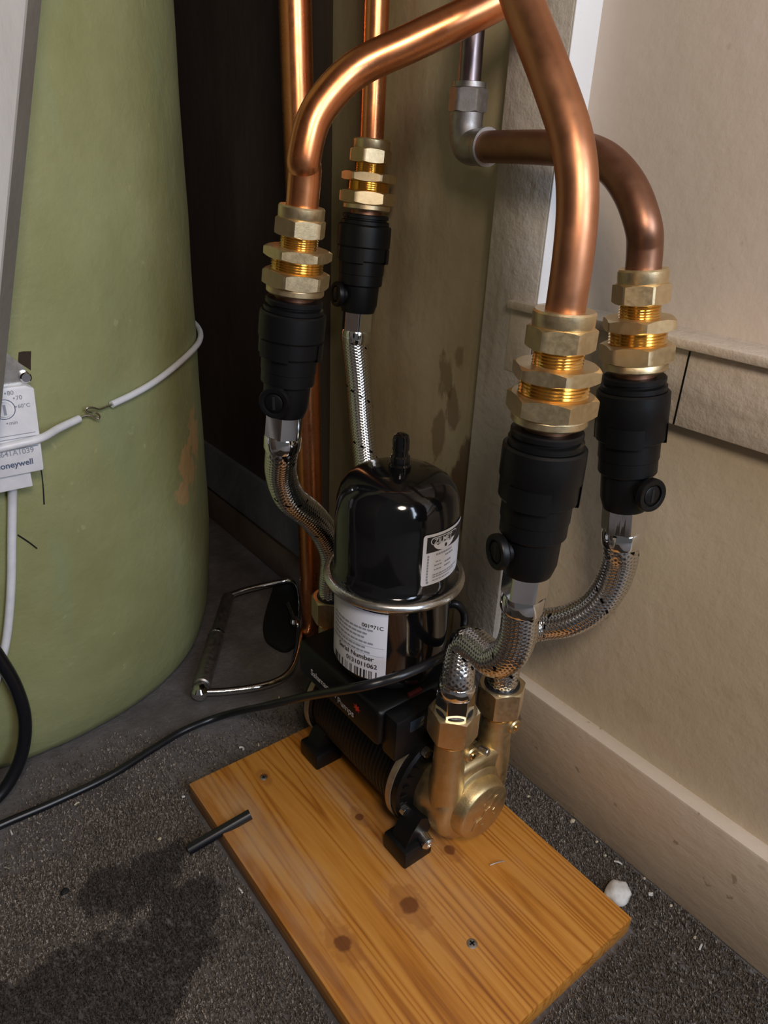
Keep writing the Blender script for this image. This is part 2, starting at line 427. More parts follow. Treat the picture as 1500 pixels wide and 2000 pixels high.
# ------------------------------------------------------------------ the setting
def struct(name, g, m, parent=None, smooth=30):
    o = obj(name, g, m, parent, smooth)
    if parent is None: o['kind'] = 'structure'
    return o
struct('floor', box(-.45, .60, -1.3, 1.30, -.03, 0), CONC)
wr = struct('wall_right', box(.505, .53, -1.3, 1.30, 0, 2.3), PAINT_UP)
obj('upper_panel', box(.488, .505, -1.3, .392, .43, 2.3), PAINT_UP, wr)
obj('lower_panel', box(.472, .505, -1.3, .392, .0, .43), PAINT_LOW, wr)
obj('stile', box(.460, .505, .390, .447, 0, 2.3, .0012), PAINT_POST, wr)
obj('white_strip', box(.4604, .4885, .3884, .3900, .4525, 2.3, .0004), STRIP_WHITE, wr)  # thin white strip added to make the stile's side face brighter
obj('rail', box(.460, .505, -.25, .388, .392, .446, .0012), PAINT_RAIL, wr)
obj('rail_end_block', box(.4592, .4602, .3885, .4150, .394, .446, .0003), PAINT_RAIL, wr)
obj('rail_moulding', box(.4525, .492, -.25, .4145, .4455, .4525, .0018), PAINT_RAIL, wr)
obj('rail', box(.460, .505, -1.3, -.2505, .392, .446, .0012), PAINT_RAIL, wr)
p = at(1345, 700, 0, .46)
obj('rail_joint', box(.4592, .4604, .2520, .2529, .393, .444), SATIN, wr)
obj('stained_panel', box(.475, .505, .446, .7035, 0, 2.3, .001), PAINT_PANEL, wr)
obj('dark_panel', box(.477, .505, .7037, 1.30, 0, 2.3), WALL_DARK, wr)  # darker brown stretch of wall beyond the stained panel
b = struct('baseboard_right', merge(box(.457, .473, -1.3, .388, .0, .1025, .0025)), PAINT_SKIRT)
if False: obj('lower_board', box(.4562, .4575, -1.3, .388, 0, .060, .0004), PAINT_SKIRT, b)
b2 = struct('baseboard_back', box(.452, .478, .70, 1.30, 0, .058, .002), PAINT_SKBR)
obj('upper_board', prism([(.440, .066), (.476, .112), (.478, .112), (.478, .062), (.440, .062)], 0, 1, 0), PAINT_SKDARK, b2) if False else None
g = prism([(.446, .068), (.470, .116), (.478, .116), (.478, .064), (.446, .064)], 0, .60)
g = ([Vector((v[0], .70+v[2], v[1])) for v in g[0]], g[1])
obj('bevelled_cap', g, PAINT_SKDARK, b2)
struct('wall_back', box(-.45, .505, 1.28, 1.30, 0, 2.3), WALL_DARK)
struct('wall_left', box(-.45, -.43, .2, 1.28, 0, 2.3), WALL_DARK)
struct('ceiling', box(-.45, .53, -1.3, 1.30, 2.3, 2.32), PAINT_UP)

# ------------------------------------------------------------------ pine board
bd = obj('pine_board', box(.1775, .4030, .1630, .4930, .0, .018, .0012), PINE)
tag(bd, 'orange pine board on the floor carrying the pump', 'board')
def screw_head(px, py, parent, r=.0042):
    p = at(px, py, 2, .018)
    o = obj('screw', xf(lathe([(r, 0), (r, .0004), (r*.7, .0009), (0, .0010)], 20), Matrix.Translation(p-Vector((0, 0, .0003)))), GREYMET, parent)
    s1 = box(p.x-r*.55, p.x+r*.55, p.y-r*.14, p.y+r*.14, p.z+.0005, p.z+.0009); s2 = box(p.x-r*.14, p.x+r*.14, p.y-r*.55, p.y+r*.55, p.z+.0005, p.z+.0009)
    obj('cross_slot', merge(s1, s2), MATT, o)
screw_head(922, 1843, bd); screw_head(515, 1519, bd, .0032)
a_, b_ = at(957, 1690, 2, .019), at(985, 1682, 2, .020)
tag(obj('wire_staple', tube([a_, (a_+b_)/2+Vector((0, 0, .001)), b_], .0006, 8, 4), ZINC), 'tiny bent wire staple lying on the pine board', 'staple')

# ------------------------------------------------------------------ pump
pump = thing('water_pump', (.340, .39, .018), 'black twin shower pump with brass ends bolted on the pine board', 'pump')
AX, AZ = .340, .070
def alongY(prof, x, z, seg=48, a0=0, a1=2*PI):
    """prof (r, y) lathe around a Y axis"""
    V, F = lathe(prof, seg, a0, a1)
    return [Vector((x+v[0], v[2], z+v[1])) for v in V], F
# motor with ribs
prof = [(.040, .335)]
n = 26
for i in range(n):
    y = .338+i*(.124/n); w = .124/n
    prof += [(.0445, y), (.0460, y+w*.25), (.0460, y+w*.6), (.0445, y+w*.85)]
prof += [(.0445, .463), (.040, .465)]
motor = obj('motor', alongY(prof, AX, AZ), SATIN, pump, 25)
for y0, y1 in ((.326, .339), (.461, .474)):
    fl = obj('end_flange', alongY([(.02, y0), (.0465, y0), (.0495, y0+.002), (.0495, y1-.002), (.047, y1), (.02, y1)], AX, AZ), SATIN, pump)
    yb = y0 if y0 < .4 else y1
    for k in range(9):
        a = math.radians(125+k*12)
        c, s_ = math.cos(a), math.sin(a)
        p0 = Vector((AX+.040*c, yb-.0015, AZ+.040*s_)); p1 = Vector((AX+.047*c, yb-.0015, AZ+.047*s_))
        obj('rib', cyl(p0, p1, .0009, 8), SATIN, fl)
g = alongY([(.0498, .334), (.0510, .334), (.0510, .340), (.0498, .340), (.0498, .334)], AX, AZ, 40, math.radians(118), math.radians(222))
obj('clamp_band', g, STRAP, pump)
g = alongY([(.0498, .462), (.0510, .462), (.0510, .468), (.0498, .468), (.0498, .462)], AX, AZ, 40, math.radians(118), math.radians(222))
obj('clamp_band', g, STRAP, pump)
def foot(xo, y0, y1, sgn):
    pad = box(min(xo, xo+sgn*.030), max(xo, xo+sgn*.030), y0, y1, .0182, .036, .002)
    xa = xo+sgn*.004
    pl = [(xo+sgn*.003, .034), (xo+sgn*.027, .034), (xo+sgn*.034, .052), (xo+sgn*.020, .060), (xo+sgn*.010, .048)]
    ymid = (y0+y1)/2
    strut = prism(pl, 0, (y1-y0)*.62)
    strut = ([Vector((v[0], y0+(y1-y0)*.19+v[2], v[1])) for v in strut[0]], strut[1])
    obj('rubber_foot', merge(pad, strut), BLACKP, pump)
for y0, y1 in ((.302, .332), (.436, .466)):
    foot(.283, y0, y1, 1); foot(.397, y0, y1, -1)
def hexbolt(p, d, r, L, m, parent, name='bolt'):
    o = obj(name, xf(hexnut(r, 0, L, .2), frame(p, d)), m, parent)
    return o
for (x, z) in ((.2985, .0580), (.318, .112)):
    hexbolt((x, .3265, z), (0, -1, 0), .0040, .005, ZINC, pump)
# control box
cb = obj('control_box', box(.2855, .392, .349, .472, .114, .151, .005, 3), SATIN, pump)
tb = obj('terminal_box', box(.291, .345, .3325, .351, .108, .1500, .003, 2), BLACKP, pump)
# print on the box's left face (plane x = const, text runs towards -y)
def onbox(g, y0, z0, x=.2853):
    return [Vector((x-v[2]*0-.0001, y0-v[0], z0+v[1])) for v in g[0]], g[1]
q = at(607, 1316, 0, .2853); obj('brand_print', onbox(textg('Salamander', .0092, 'LEFT', 0, .0001), q.y, q.z), WPRINT, cb, 0)
q = at(659, 1371, 0, .2853); obj('brand_print', onbox(textg('Pumps', .0092, 'LEFT', 0, .0001), q.y, q.z), WPRINT, cb, 0)
q = at(697, 1383, 0, .2853)
lv, lf = [], []
star = []
for k in range(14):
    a = 2*PI*k/14; r = .0050 if k % 2 == 0 else .0022
    star.append((r*math.cos(a)*1.15, r*math.sin(a)*.9, 0))
obj('brand_emblem', onbox((star, [tuple(range(14))]), q.y, q.z), RPRINT, cb, 0)
obj('indicator_window', box(.305, .320, .3318, .3330, .1335, .1445, .0004), WINDOW, tb)
# pressure vessel
VX, VY, R = .3335, .3965, .0500
PHI = math.atan2(-VY, -VX)
T = Matrix.Translation((VX, VY, 0))
dome = [(.050, .2520), (.0503, .262), (.0500, .300), (.0485, .3125), (.0455, .3220), (.040, .3290), (.032, .3335), (.020, .3362), (.010, .3370), (0, .3370)]
lowb = [(.020, .1515), (.038, .1525), (.0450, .160), (.0475, .175), (.0485, .200), (.0490, .2330), (.0515, .2390), (.0545, .2405)]
ves = obj('pressure_vessel', xf(lathe(lowb+[(.0545, .2475), (.0515, .2490)]+dome, 72), T), GLOSS, pump, 40)
tor = [(.0545+.0042*math.cos(a), .2440+.0042*math.sin(a)) for a in [2*PI*k/14 for k in range(15)]]
obj('crimp_ring', xf(lathe(tor, 72), T), ZINC, ves, 60)
st = [(.0088, .3365), (.0088, .3400), (.0075, .3415), (.0075, .3470), (.0062, .3480), (.0058, .3520), (.0066, .3525), (.0066, .3600), (.0055, .3640), (.003, .3655), (0, .3658)]
obj('valve_cap', xf(lathe(st, 28), T), GLOSS, ves)
a0 = PHI+math.radians(24); LW = R*math.radians(58); LB = .2590; LH = .0440
lab = lambda g, w=0.0: wrapc(shift(g, 0, 0, w), VX, VY, R+.0004, a0, LB)
# rounded sticker outline
def rrect(w, h, r, n=5, nu=20):
    """grid strip of a rounded rectangle, so that it can bend"""
    V, F = [], []
    us = [w*i/nu for i in range(nu+1)]
    us = sorted(set(us+[r*(1-math.cos(PI/2*k/n)) for k in range(n)]+[w-r*(1-math.cos(PI/2*k/n)) for k in range(n)]))
    for u in us:
        if u < r: q = r-math.sqrt(max(0, r*r-(r-u)**2))
        elif u > w-r: q = r-math.sqrt(max(0, r*r-(u-w+r)**2))
        else: q = 0
        V += [(u, q, 0), (u, h-q, 0)]
    for i in range(len(us)-1): F.append((2*i, 2*i+2, 2*i+3, 2*i+1))
    return V, F
obj('rating_sticker', lab(rrect(LW, LH, .0025)), PAPER, ves, 60)
obj('sticker_band', lab(shift(rect(.0030, LW-.0006, .0285, LH-.0022, 14), 0, 0), .0002), BPRINT, ves, 60)
# emblem: white tab under a dark lozenge with lettering
def half_disc(cx, cy, rx, ry, n=16, a0=PI, a1=2*PI):
    V = [(cx, cy, 0)]+[(cx+rx*math.cos(a0+(a1-a0)*k/n), cy+ry*math.sin(a0+(a1-a0)*k/n), 0) for k in range(n+1)]
    return V, [(0, k+1, k+2) for k in range(n)]
obj('emblem_tab', lab(half_disc(.0205, .0375, .0125, .0090), .0004), PAPER, ves, 60)
obj('emblem_outline', lab(shift(rrect(.0290, .0062, .0030, 5, 14), .0060, .0350), .0006), PAPER, ves, 60)
obj('emblem_field', lab(shift(rrect(.0278, .0050, .0024, 5, 14), .0066, .0356), .0008), BPRINT, ves, 60)
obj('emblem_lettering', lab(shift(textg('ZILMET', .0058, 'LEFT', 0, .0001), .0088, .0361), .0010), WPRINT, ves, 0)
obj('emblem_drop', lab(half_disc(.0210, .0322, .0012, .0017, 10, 0, 2*PI), .0010), BPRINT, ves, 0)
gs = []
rng = random.Random(3)
for k, (y, h, u0, u1) in enumerate(((.0250, .0016, .012, .030), (.0218, .0014, .022, .032), (.0190, .0009, .012, .017), (.0158, .0011, .011, .019), (.0158, .0015, .022, .030), (.0122, .0011, .011, .019), (.0122, .0015, .022, .030), (.0078, .0010, .010, .040), (.0058, .0010, .010, .036), (.0030, .0009, .010, .030))):
    u = u0
    while u < u1:
        w = rng.uniform(.0012, .0030); gs.append(rect(u, min(u+w, u1), y, y+h, 2)); u += w+.0006
for k in range(9): gs.append(rect(.0042, .0056, .0045+k*.0025, .0045+k*.0025+.0019, 1)); 
gs.append(half_disc(.0055, .0028, .0012, .0012, 10, 0, 2*PI))
obj('small_print', lab(merge(*gs), .0003), GPRINT, ves, 0)
# lower sticker
R2 = .0488
a1 = PHI-math.radians(82); LW2 = R2*math.radians(80); LB2 = .1690; LH2 = .066
lab2 = lambda g, w=0.0: wrapc(shift(g, 0, 0, w), VX, VY, R2+.0006, a1, LB2)
obj('serial_sticker', lab2(rect(0, LW2, 0, LH2, 20)), PAPER, ves, 60)
gs = [shift(textg('Serial Number', .0064, 'RIGHT', 0, .0001), LW2-.010, .0185), shift(textg('0131011062', .0060, 'RIGHT', 0, .0001), LW2-.007, .0115),
      shift(textg('001971C', .0050, 'RIGHT', 0, .00005), LW2-.003, .0500)]
bars = []
u = .012
while u < LW2-.008:
    w = rng.choice((.0006, .0010, .0016)); bars.append(rect(u, u+w, 0, .0085, 1)); u += w+rng.choice((.0006, .0009, .0016, .0030))
for g_ in gs: obj('serial_print', lab2(g_, .0003), BPRINT, ves, 0)
obj('barcode', lab2(merge(*bars), .0003), BPRINT, ves, 0)['kind'] = 'stuff'
gs = []
for y in (.0255, .0295, .0345, .0390, .0430, .0470):
    u = .012
    while u < LW2-.012-rng.uniform(0, .010):
        w = rng.uniform(.0015, .005); gs.append(rect(u, u+w, y, y+.0017, 2)); u += w+.0009
gs.append(rect(.006, LW2-.002, .0320, .0323, 8)); gs.append(rect(.006, LW2-.002, .0240, .0243, 8))
obj('small_print', lab2(merge(*gs), .0003), GPRINT, ves, 0)
p = at(762, 1288, 1, .3490)
obj('red_reflection', box(VX-.016, VX-.002, VY-.0478, VY-.0440, .1512, .1550, .0006), DRED, cb)  # small dark red bar added in place of a reflection

# brass heads
SX1, SX2, SY = .3265, .3800, .306
HX, HZ = .3500, .0615
def head(name, f, front, dx=0.0):
    """f maps a front-head y to world y"""
    def AY(prof): return alongY([(r, f(y)) for r, y in prof], HX+dx, HZ, 56)
    h = obj(name, AY([(.012, .336), (.0385, .336), (.0410, .333), (.0410, .316), (.0400, .312), (.0392, .300), (.0375, .2955), (.0340, .2930), (.0300, .2922), (.0285, .2915), (.0, .2915)]), BRASS_C, pump, 40)
    cap = obj('end_cap', AY([(.0, .2920), (.0292, .2920), (.0288, .2900), (.0276, .2840), (.0262, .2815), (.0250, .2808), (.0, .2806)]), BRASS_C, h, 40)
    for sx in (SX1+dx, SX2+dx):
        T_ = Matrix.Translation((sx, f(SY), 0))
        obj('port', xf(lathe([(.0, .064), (.0150, .064), (.0148, .092), (.0134, .106), (.0130, .134), (.0130, .1355), (.0, .1355)], 40), T_), BRASS_C, h, 40)
        th = []
        for k in range(4): th += [(.0128, .1350+k*.0018), (.0140, .1359+k*.0018)]
        obj('port_thread', xf(lathe(th, 40), T_), BRASS_T, h, 20)
        obj('union_nut', xf(hexnut(.0178, .1415, .1670, .25 if sx < .35 else .55, bore=.0128), T_), BRASS, h, 25)
        obj('o_ring', xf(lathe([(.0100, .164), (.0150, .1652), (.0146, .1682), (.0120, .1688), (.0100, .1670)], 32), T_), CABLE, h, 60)
    ya, yb = sorted((f(.290), f(.316)))
    obj('web', box(SX1+dx, SX2+dx, ya+.004, yb-.002, .064, .108, .006, 3), BRASS_C, h, 40)
    return h
hf = head('brass_head', lambda y: y, True)
head('brass_head', lambda y: .8005-y, False, .012)
# bosses and small bolts on the front head
def boss(px, py, Y, r, L, d=(0, -1, 0), m=BRASS_C, name='boss', bolt=True):
    p = at(px, py, 1, Y)
    o = obj(name, cyl(p, p+Vector(d).normalized()*L, r, 24, r*.18), m, hf, 40)
    if bolt:
        q = p+Vector(d).normalized()*(L-.0004)
        obj('socket', cyl(q, q+Vector(d).normalized()*.0016, r*.45, 12, r*.1), BRASS_T, hf, 40)
boss(912, 1466, .298, .0066, .007); boss(996, 1412, .297, .0066, .007)
boss(936, 1462, .300, .0034, .009, (.25, -1, .1), m=ZINC, bolt=False)
p = Vector((.3075, .319, .0400))
d = Vector((-.12, -1, -.15)).normalized()
obj('drain_collar', cyl(p, p+d*.010, .0075, 24, .001), BRASS_C, hf)
pl = obj('drain_plug', cyl(p+d*.0095, p+d*.019, .0052, 20, .0008), ZINC, hf)
obj('drain_plug_rim', xf(lathe([(.0, 0), (.0058, 0), (.0060, .0012), (.0045, .0026), (.0022, .0026), (.0018, .0014), (0, .0014)], 24), frame(p+d*.019, d)), ZINC, hf)
# salamander outline scratched in the cap
def capcurve(pts, r=.00032):
    P = [Vector((HX+x, .2803, HZ+z)) for x, z in pts]
    return tube(P, r, 6, 5)
gs = [capcurve([(-.014, -.013), (-.010, -.006), (-.004, -.004), (.000, .002), (.005, .004), (.010, .012), (.013, .013)]),
      capcurve([(-.010, -.006), (-.013, -.002), (-.011, .001)]), capcurve([(-.006, -.0045), (-.005, -.011), (-.001, -.012)]),
      capcurve([(.001, .003), (-.003, .008), (-.001, .011)]), capcurve([(.004, .0035), (.008, -.002), (.011, -.001)]), capcurve([(.010, -.006), (.012, -.007), (.011, -.0085), (.010, -.006)])]
obj('emblem', merge(*gs), BRASS, hf)

# ------------------------------------------------------------------ copper pipes and fittings
def axis_pts(pt, pb): return Vector(pt), Vector(pb)
A_T, A_B = Vector((.3296, .2582, .4805)), Vector((.3296, .2582, .3060))
B_T, B_B = dep(1256, 524, .452), dep(1219, 992, .517)
C_T, C_B = dep(590, 402, .486), dep(556, 812, .555)
D_T, D_B = dep(727, 272, .655), dep(699, 606, .715)
def nsc(rs, ls): return Matrix.Diagonal((rs, rs, ls, 1))
def coupling(pt, pb, label, rot=0.0, rs=1.0, ls=1.0):
    d = (pb-pt).normalized(); m = frame(pt, d); 
    r = thing('compression_coupling', pt+d*.068*ls, label, 'pipe fitting', 'brass couplings on the pump pipes')
    X = lambda g: xf(g, m @ nsc(rs, ls))
    thr = lambda r0, r1, z0, z1, n: lathe([(0.010, z0)]+[q for k in range(n) for q in ((r0, z0+(z1-z0)*k/n), (r1, z0+(z1-z0)*(k+.5)/n))]+[(r0, z1), (.010, z1)], 48)
    u = obj('upper_nut', X(hexnut(.0158, .0095, .0225, rot, bore=.0112)), BRASS, r, 25)
    obj('nut_collar', X(lathe([(.0112, .0002), (.0150, .0), (.0158, .0012), (.0158, .0085), (.0152, .0098), (.0112, .0098)], 48)), BRASS, u)
    obj('thread', X(thr(.0125, .0132, .0222, .0330, 6)), BRASS_T, r, 15)
    obj('body_hex', X(hexnut(.0208, .0318, .0402, rot+.25, bore=.010)), BRASS, r, 25)
    obj('thread', X(thr(.0175, .0184, .0400, .0500, 5)), BRASS_T, r, 15)
    n2 = obj('lower_nut', X(hexnut(.0212, .0498, .0618, rot+.1, bore=.012)), BRASS, r, 25)
    obj('nut_collar', X(lathe([(.0112, .0616), (.0198, .0616), (.0205, .0630), (.0205, .0668), (.0195, .0680), (.0112, .0680)], 48)), BRASS, n2)
    return r
def valve(pt, pb, bossdir, label, rs=1.0, ls=1.0):
    d = (pb-pt).normalized(); m = frame(pt, d) @ nsc(rs, ls)
    X = lambda g: xf(g, m)
    r = thing('isolating_valve', pt+d*.1745*ls, label, 'valve', 'black push-fit valves above the hoses')
    obj('pipe_stub', X(lathe([(.0, .0676), (.0140, .0676), (.0140, .0760), (0, .0760)], 32)), COPPER_BROWN, r)
    obj('grip_ring', X(lathe([(.0141, .0722), (.0195, .0722), (.0205, .0732), (.0205, .0760), (.0190, .0766), (.0190, .0778), (.0214, .0788), (.0214, .0822), (.0190, .0826), (.0141, .0830)], 48)), BLACKP, r)
    sl = obj('sleeve', X(lathe([(.0150, .0826), (.0225, .0826), (.0238, .0840), (.0240, .0900), (.0240, .1040), (.0232, .1056), (.0232, .1180), (.0226, .1190), (.0150, .1190)], 48)), BLACKP, r)
    n = 18
    tabs = [lathe([(.0232, .1060), (.0240, .1062), (.0240, .1205), (.0215, .1208), (.0215, .1060)], 8, math.radians(a), math.radians(a+62)) for a in (20, 140, 260)]
    for tg in tabs: obj('lock_tab', X(tg), BLACKP, sl)
    bd_ = obj('body', X(lathe([(.0140, .1180), (.0206, .1180), (.0206, .1330), (.0200, .1335), (.0200, .1440), (.0194, .1450), (.0176, .1458), (.0172, .1660), (.0150, .1745), (.0, .1746)], 48)), BLACKP, r)
    bdv = Vector(bossdir).normalized(); bdv = (bdv-d*bdv.dot(d)).normalized(); c = pt+d*.1560*ls
    obj('screw_boss', xf(lathe([(.0080, .008), (.0080, .0205), (.0112, .0210), (.0118, .0220), (.0118, .0250), (.0112, .0262), (.0090, .0262), (.0078, .0258), (.0078, .0240), (.0, .0240)], 32), frame(c, bdv)), BLACKP, bd_)
    fb = frame(c, bdv)
    obj('screw_slot', merge(xf(lathe([(.0, .0238), (.0066, .0238), (.0066, .0252), (.0058, .0256), (.0, .0256)], 24), fb)), BLACKP, bd_)
    obj('slot', xf(box(-.0010, .0010, -.0048, .0048, .0254, .0260), fb), MATT, bd_)
    return r
def ferrule(p, d, parent, L1=.019, L2=.012, rot=0.3):
    f = obj('ferrule', xf(hexnut(.0132, 0, L1, rot, ch=.4), frame(p, d)), CHROME, parent, 25)
    obj('ferrule_sleeve', xf(lathe([(.0, L1-.0005), (.0138, L1-.0005), (.0146, L1+.0015), (.0146, L1+L2-.002), (.0138, L1+L2), (.0, L1+L2)], 40), frame(p, d)), CHROME, f)
def braid_tube(pts, r, ku=14, kv=330.0, seg=84, step=.00065, amp=.0007):
    """woven sleeve: over-and-under strands as relief on a swept tube"""
    D_ = crom(pts, 40); P = [D_[0]]; acc = 0
    for a, b in zip(D_, D_[1:]):
        L = (b-a).length
        while acc+L >= step:
            t = (step-acc)/L; a = a.lerp(b, t); P.append(a.copy()); L = (b-a).length; acc = 0
        acc += L
    V, F, U = [], [], []
    x = (P[1]-P[0]).normalized().orthogonal().normalized()
    for i, p in enumerate(P):
        t = (P[min(i+1, len(P)-1)]-P[max(i-1, 0)]).normalized()
        x = (x-t*x.dot(t)).normalized(); y = t.cross(x); v = i*step
        for k in range(seg):
            u = k/seg; a = u*ku+v*kv; b = u*ku-v*kv
            over = math.sin((a+b)*PI)*math.sin((a-b)*PI) > 0
            h = abs(math.sin(a*PI)) if over else abs(math.sin(b*PI))
            rr = r+amp*h; c = 2*PI*u
            V.append(p+x*(rr*math.cos(c))+y*(rr*math.sin(c)))
    for i in range(len(P)-1):
        for k in range(seg):
            k2 = (k+1) % seg
            F.append((i*seg+k, i*seg+k2, (i+1)*seg+k2, (i+1)*seg+k))
            U += [(k/seg, i*step), ((k+1)/seg, i*step), ((k+1)/seg, (i+1)*step), (k/seg, (i+1)*step)]
    n = len(P); F.append(tuple(range(seg))[::-1]); F.append(tuple(range((n-1)*seg, n*seg))); U += [(0, 0)]*(2*seg)
    return (V, F), U
def hose(name, label, pts, p0, d0, p1, d1, base, rot=.3):
    r = thing(name, base, label, 'hose', 'braided steel hoses of the pump')
    g, U = braid_tube(pts, .0122)
    obj('braid', g, BRAID, r, 180, U)
    ferrule(p0, d0, r, rot=rot)
    if p1 is not None: ferrule(p1, d1, r, .020, .010, rot)
    return r
def pipe(name, label, pts, r, m, base=None, sm=12):
    o = obj(name, tube(pts, r, 28, sm), m, None, 60)
    return tag(o, label, 'pipe')
axd = lambda t, b: (b-t).normalized()
# A: large pipe in front of the stile
pA = [A_T+Vector((0, 0, -.010)), A_T+Vector((0, 0, .030)), dep(1128, 380, .376), dep(1117, 275, .372), dep(1080, 160, .375), dep(1038, 50, .382), dep(1005, -40, .388), dep(960, -160, .40)]
pipe('copper_pipe', 'thick brown copper pipe crossing in front of the pale stile, nearest the camera', pA, .0110, COPPER_OLD)
pB = [B_T-axd(B_T, B_B)*-.010, B_T-axd(B_T, B_B)*.012, dep(1256, 440, .440), dep(1233, 375, .443), dep(1197, 326, .452), dep(1150, 298, .464), dep(1080, 289, .486), dep(1000, 287, .520), dep(930, 287, .552)]
pipe('copper_pipe', 'dull brown copper pipe bending from grey elbow down to the rightmost coupling', pB, .0110, COPPER_BROWN)
pC = [C_T+axd(C_T, C_B)*.010, C_T-axd(C_T, C_B)*.020, dep(594, 310, .470), dep(612, 235, .463), dep(650, 178, .461), dep(705, 130, .460), dep(800, 85, .458), dep(900, 38, .456), dep(985, -5, .455), dep(1080, -60, .455)]
pipe('copper_pipe', 'bright copper pipe sweeping from top centre down to the left coupling', pC, .0110, COPPER)
dv = axd(D_T, D_B)
pipe('copper_pipe', 'thin bright copper pipe running straight down to the rear coupling', [D_T+dv*.01, D_T-Vector((0, 0, .05)) if False else D_T+Vector((.001, .001, .06)), D_T+Vector((.002, .002, .16)), D_T+Vector((.003, .003, .45))], .0110, COPPER)
E_B = at(613, 1250, 2, 0); E_T = dep(576, 0, .640)
pipe('copper_pipe', 'tall straight copper pipe standing behind the left coupling against the dark wall', [E_B, E_B.lerp(E_T, .5), E_T, E_B.lerp(E_T, 1.5)], .0148, COPPER)
LA, LBv, LC, LD = .95, .93, .85, .875
coupling(A_T, A_B, 'largest-looking brass compression coupling, below the thick front pipe', .15, 1.10, LA)
coupling(B_T, B_B, 'rightmost brass compression coupling, in front of the cream rail', .30, 1.0, LBv)
coupling(C_T, C_B, 'leftmost brass compression coupling, beside the green tank', .55, 1.0, LC)
coupling(D_T, D_B, 'small-looking rear brass compression coupling against the stained panel', .75, 1.08, LD)
def lbl(dr): return dr
valve(A_T, A_B, (-1, .30, 0), 'black push-fit valve with knob to the left, nearest the camera', 1.06, LA)
valve(B_T, B_B, (-.22, -1, 0), 'rightmost black push-fit valve, slotted knob facing forward', 1.0, LBv)
valve(C_T, C_B, (-.95, -.75, 0), 'leftmost black push-fit valve, beside the green tank', 1.0, LC)
valve(D_T, D_B, (-1, .15, 0), 'rear black push-fit valve against the stained panel', 1.06, LD)
# hoses
def hA():
    d = axd(A_T, A_B); p0 = A_T+d*.1735*LA; s0 = p0+d*.030; e = Vector((SX1, SY, .164))
    pts = [s0-d*.004, s0+d*.003, dep(1012, 1238, .493), dep(996, 1274, .503), dep(966, 1289, .517), dep(938, 1268, .533), dep(917, 1255, .545), dep(902, 1270, .552), Vector((SX1, SY, .200)), Vector((SX1, SY, .188))]
    return hose('braided_hose', 'short braided steel hose with a tight S-bend from front valve to left brass port', pts, p0, d, e, Vector((0, 0, 1)), e, .1)
hA()
def hB():
    d = axd(B_T, B_B); p0 = B_T+d*.1735*LBv; s0 = p0+d*.030; e = Vector((SX2, SY, .166))
    pts = [s0-d*.004, s0+d*.004, dep(1211, 1095, .537), dep(1194, 1142, .549), dep(1160, 1185, .560), dep(1110, 1212, .572), dep(1060, 1220, .584), Vector((.395, .3055, .213)), Vector((SX2+.003, SY+.001, .196)), Vector((SX2, SY, .178)), e-Vector((0, 0, .004))]
    return hose('braided_hose', 'braided steel hose curving from rightmost valve to the right brass port', pts, p0, d, None, None, e, .35)
hB()
def hC():
    d = axd(C_T, C_B); p0 = C_T+d*.1735*LC; s0 = p0+d*.030; e = Vector((SX1+.012, .8005-SY, .166))
    pts = [s0-d*.004, s0+d*.004, dep(549, 925, .590), dep(566, 972, .610), dep(605, 1005, .635), dep(634, 1040, .658), dep(652, 1085, .675), Vector((SX1+.012, .8005-SY, .182)), e-Vector((0, 0, .004))]
    return hose('braided_hose', 'leftmost braided steel hose curving in behind the black vessel', pts, p0, d, None, None, e, .45)
hC()
def hD():
    d = axd(D_T, D_B); p0 = D_T+d*.1735*LD; s0 = p0+d*.030; e = Vector((SX2+.012, .8005-SY, .166))
    pts = [s0-d*.004, s0+d*.004, dep(700, 740, .738), dep(706, 820, .745), dep(714, 900, .745), dep(722, 980, .735), Vector((SX2+.010, .500, .215)), e-Vector((0, 0, .004))]
    return hose('braided_hose', 'rear braided steel hose hanging straight down behind the black vessel', pts, p0, d, None, None, e, .2)
hD()
# grey elbow and its riser
el = dep(907, 288, .566)
rise_b = el+Vector((0, 0, .030))
gt = dep(915, 50, .545)
o = obj('riser_pipe', tube([el+Vector((.001, .001, .020)), el+Vector((.002, .003, .09)), el+Vector((.004, .006, .30))], .0088, 24, 6), RISER, None, 60)
tag(o, 'thin dark grey-brown riser pipe rising from the grey elbow', 'pipe')
eb = thing('elbow_fitting', el-Vector((0, 0, .014)), 'dull grey elbow fitting with hex nut on the stained panel', 'pipe fitting')
tod = (dep(1000, 287, .520)-el).normalized()
obj('elbow_body', tube([el+Vector((0, 0, .028)), el+Vector((0, 0, .012)), el+tod*.006+Vector((0, 0, .001)), el+tod*.020, el+tod*.030], lambda s: .0128 if s < .85 else .0136, 28, 8), GREYMET, eb, 60)
obj('elbow_nut', xf(hexnut(.0130, .024, .040, .2, bore=.0092), Matrix.Translation(el)), GREYMET, eb, 25)
obj('nut_collar', xf(lathe([(.0092, .0395), (.0125, .0395), (.0130, .0405), (.0126, .0440), (.0092, .0445)], 32), Matrix.Translation(el)), GREYMET, eb)

